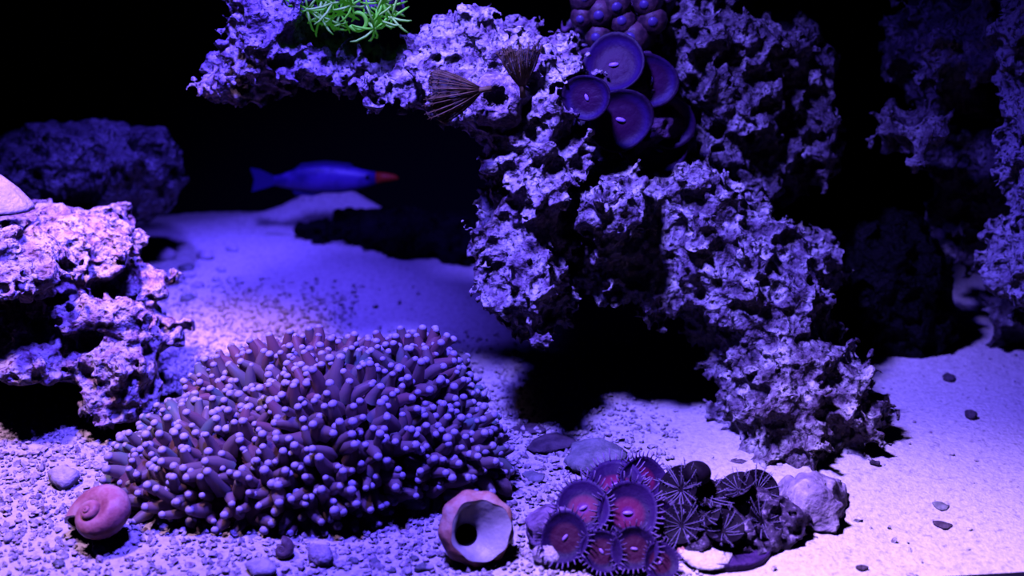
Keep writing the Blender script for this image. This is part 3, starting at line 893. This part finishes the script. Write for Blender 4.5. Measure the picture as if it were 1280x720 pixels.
pebble('round lilac pebble under the front of the bushy coral', 400, 696, 17, 15, M['rubble'], seed=7)
pebble('cream pebble at the bottom edge below the bushy coral', 325, 712, 19, 11, M['shell_white'], seed=8)
pebble('small tan pebble under the pale lilac rubble lump', 1030, 655, 12, 5, M['shell_white'], seed=9)
pebble('dark pebble on the sand near the right rock wall', 1188, 473, 9, 5, M['stone_dark'], seed=10)
pebble('dark pebble on the right sand below another dark pebble', 1215, 519, 8, 6, M['stone_dark'], seed=11)
pebble('thin grey fleck of shell on the open right sand', 1178, 634, 11, 5, M['stone_grey'], seed=12, flat=.5)
pebble('narrow dark fleck on the bright sand at lower right', 1180, 658, 11, 3, M['stone_dark'], seed=13, flat=.5)
pebble('tiny dark ringed bit on the sand at the bottom right', 1078, 711, 7, 4, M['stone_dark'], seed=14)
pebble('flat dark stone on the sand behind the bushy coral', 660, 540, 20, 4, M['stone_dark'], seed=15, flat=.6)
pebble('purplish flat stone on the sand above the button polyps', 668, 598, 15, 6, M['stone_grey'], seed=16, flat=.6)
pebble('brownish pebble stuck at the left end of the frag disc', 852, 690, 8, 7, M['shell_brown'], seed=17)
rp = random.Random(31)
LUMPS = [(205, 316, 12), (232, 334, 9), (256, 318, 11), (214, 346, 14), (246, 356, 8), (276, 336, 6), (233, 372, 9), (202, 370, 8), (290, 310, 7), (262, 376, 6), (300, 352, 5), (196, 338, 6)]
SHADE = [('lilac', M['rubble']), ('whitish', M['shell_white']), ('grey', M['stone_grey'])]
for i in range(40):
    cn, cm = SHADE[rp.randrange(3)]
    if i < 16:
        px, py, r, sk = rp.uniform(5, 185), rp.uniform(565, 712), rp.uniform(4, 9), .25
        near = 'by the rounded red shell' if px > 85 and py > 620 else ('in front of the layered rock' if py < 620 else 'in the lower left corner')
        grp = 'coarse pebbles at lower left'
    elif i < 28:
        px, py, r = LUMPS[i - 16]; sk = .55
        near = 'in rear sand ' + ('next to the layered rock' if px < 240 else 'behind the bushy coral'); grp = 'lumps on the rear sand'
    else:
        px, py, r, sk = rp.uniform(420, 540), rp.uniform(690, 716), rp.uniform(4, 8), .3
        near = 'below the bushy coral ' + ('towards the holed shell' if px > 490 else 'at the bottom edge'); grp = 'pebbles below the coral'
    size = 'larger' if r > (11 if 16 <= i < 28 else 6.5) else 'small'
    pebble(size + ' ' + cn + ' coral pebble ' + near, px, py, r, r * rp.uniform(.6, .9), cm, seed=200 + i, group=grp, sink=sk)

# pebbles alike in size, shade and place are told apart by their order in the row
same = {}
for o in COL.objects:
    if o.name.startswith('pebble') and o.get('group'): same.setdefault(o['label'], []).append(o)
for lab, obs in same.items():
    if len(obs) > 1:
        obs.sort(key=lambda o: o.location.x)
        words = {2: ['leftmost', 'rightmost'], 3: ['leftmost', 'middle', 'rightmost'], 4: ['leftmost', 'second', 'third', 'rightmost']}.get(len(obs), [])
        for o, wd in zip(obs, words): o['label'] = wd + ' ' + lab

# fine gravel, too many grains to count
M['gravel'] = material('gravel', [(0.30, (0.30, 0.20, 0.24)), (0.45, (0.58, 0.50, 0.50)), (0.62, (0.84, 0.76, 0.74))], 420, 1, 0.75, 0.3, 900)
ico_v = np.array([(0, 0, 1)] + [(math.cos(a) * .9, math.sin(a) * .9, .42) for a in np.arange(5) * 2 * math.pi / 5] + [(math.cos(a) * .9, math.sin(a) * .9, -.42) for a in (np.arange(5) + .5) * 2 * math.pi / 5] + [(0, 0, -1)])
ico_f = np.array([(0, 1 + i, 1 + (i + 1) % 5) for i in range(5)] + [(1 + i, 6 + i, 1 + (i + 1) % 5) for i in range(5)] + [(1 + (i + 1) % 5, 6 + i, 6 + (i + 1) % 5) for i in range(5)] + [(11, 6 + (i + 1) % 5, 6 + i) for i in range(5)])
rq = np.random.default_rng(77)
n = 30000
x = rq.uniform(-0.30, 0.30, n); y = rq.uniform(-0.16, 0.22, n)
dens = np.clip(1.1 - 8.0 * np.maximum(x - 0.05, 0) / .3 - np.maximum(y - np.where(x < -0.10, 0.12, 0.03), 0) * 9.0, 0.012, 1)
kp = (rq.random(n) < dens) & (((x - CB.x) / .074) ** 2 + ((y - CB.y) / .052) ** 2 > 1)
x, y = x[kp], y[kp]; n = len(x)
r = 0.0006 + 0.0013 * rq.random(n) ** 2.0
z = sand_h(x, y) + r * .35
V = ico_v[None] * (1 + .28 * rq.standard_normal((n, 12, 1))).clip(.5, 1.6) * r[:, None, None] * (0.7 + .6 * rq.random((n, 1, 3)))
ang = rq.uniform(0, 6.28, n); ca, sa = np.cos(ang)[:, None], np.sin(ang)[:, None]
V = np.stack([V[..., 0] * ca - V[..., 1] * sa, V[..., 0] * sa + V[..., 1] * ca, V[..., 2]], -1) + np.stack([x, y, z], -1)[:, None]
Fq = (ico_f[None] + (np.arange(n) * 12)[:, None, None]).reshape(-1, 3)
tag(link('coral_gravel', mesh_np('coral_gravel', V.reshape(-1, 3), Fq, M['gravel'], smooth=False)), 'crushed coral gravel scattered over the sand', 'gravel', kind='stuff')

# ------------------------------------------------------------------ fish at the back
M['fish_blue'] = material('fish_blue', [(0.4, (0.03, 0.015, 0.16)), (0.6, (0.10, 0.05, 0.36))], 60, 3, 0.4, 0.1, 300, 0.4)
M['fish_red'] = material('fish_red', [(0, (0.42, 0.04, 0.01))], rough=0.5)
M['fish_fin'] = material('fish_fin', [(0, (0.03, 0.02, 0.15))], rough=0.5)
p, s = sized(398, 224, .290)
fi = empty('fish', p); tag(fi, 'blurred blue fish with a red snout swimming in the dark at the back', 'fish')
def fr(xp, hh, ww, zc=0.0): return [Vector((xp, ww * math.cos(a), zc + hh * math.sin(a))) * s for a in [2 * math.pi * j / 14 for j in range(14)]]
MB().rings([fr(-56, 6, 2, -2), fr(-46, 8, 4, -2), fr(-25, 14, 8), fr(0, 18, 10), fr(25, 18, 11), fr(45, 15, 10), fr(60, 11, 8), fr(72, 8, 6, 1)]).build('body', M['fish_blue'], fi)
MB().rings([fr(71.5, 8, 6, 1), fr(84, 6, 5, 2), fr(95, 4, 3, 2), fr(100, 1.5, 1.5, 1)]).build('snout', M['fish_red'], fi)
def fin(name, pts):
    v = [Vector((x_, -.8, z_)) * s for x_, z_ in pts] + [Vector((x_, .8, z_)) * s for x_, z_ in pts]
    k = len(pts); f = [tuple(range(k)), tuple(reversed(range(k, 2 * k)))] + [(i, i + k, (i + 1) % k + k, (i + 1) % k) for i in range(k)]
    MB().add(v, f).build(name, M['fish_fin'], fi, smooth=False)
fin('tail_fin', [(-54, 3), (-72, 12), (-84, 14), (-80, 0), (-84, -16), (-70, -12), (-54, -7)])
fin('dorsal_fin', [(-30, 12), (-20, 20), (10, 23), (40, 20), (48, 13)])
fin('anal_fin', [(-36, -9), (-30, -20), (-8, -22), (8, -17)])
for sy in (-1, 1): MB().ball((62 * s, sy * 7 * s, 4 * s), 3 * s, 10, 8).build('eye', M['black'], fi)
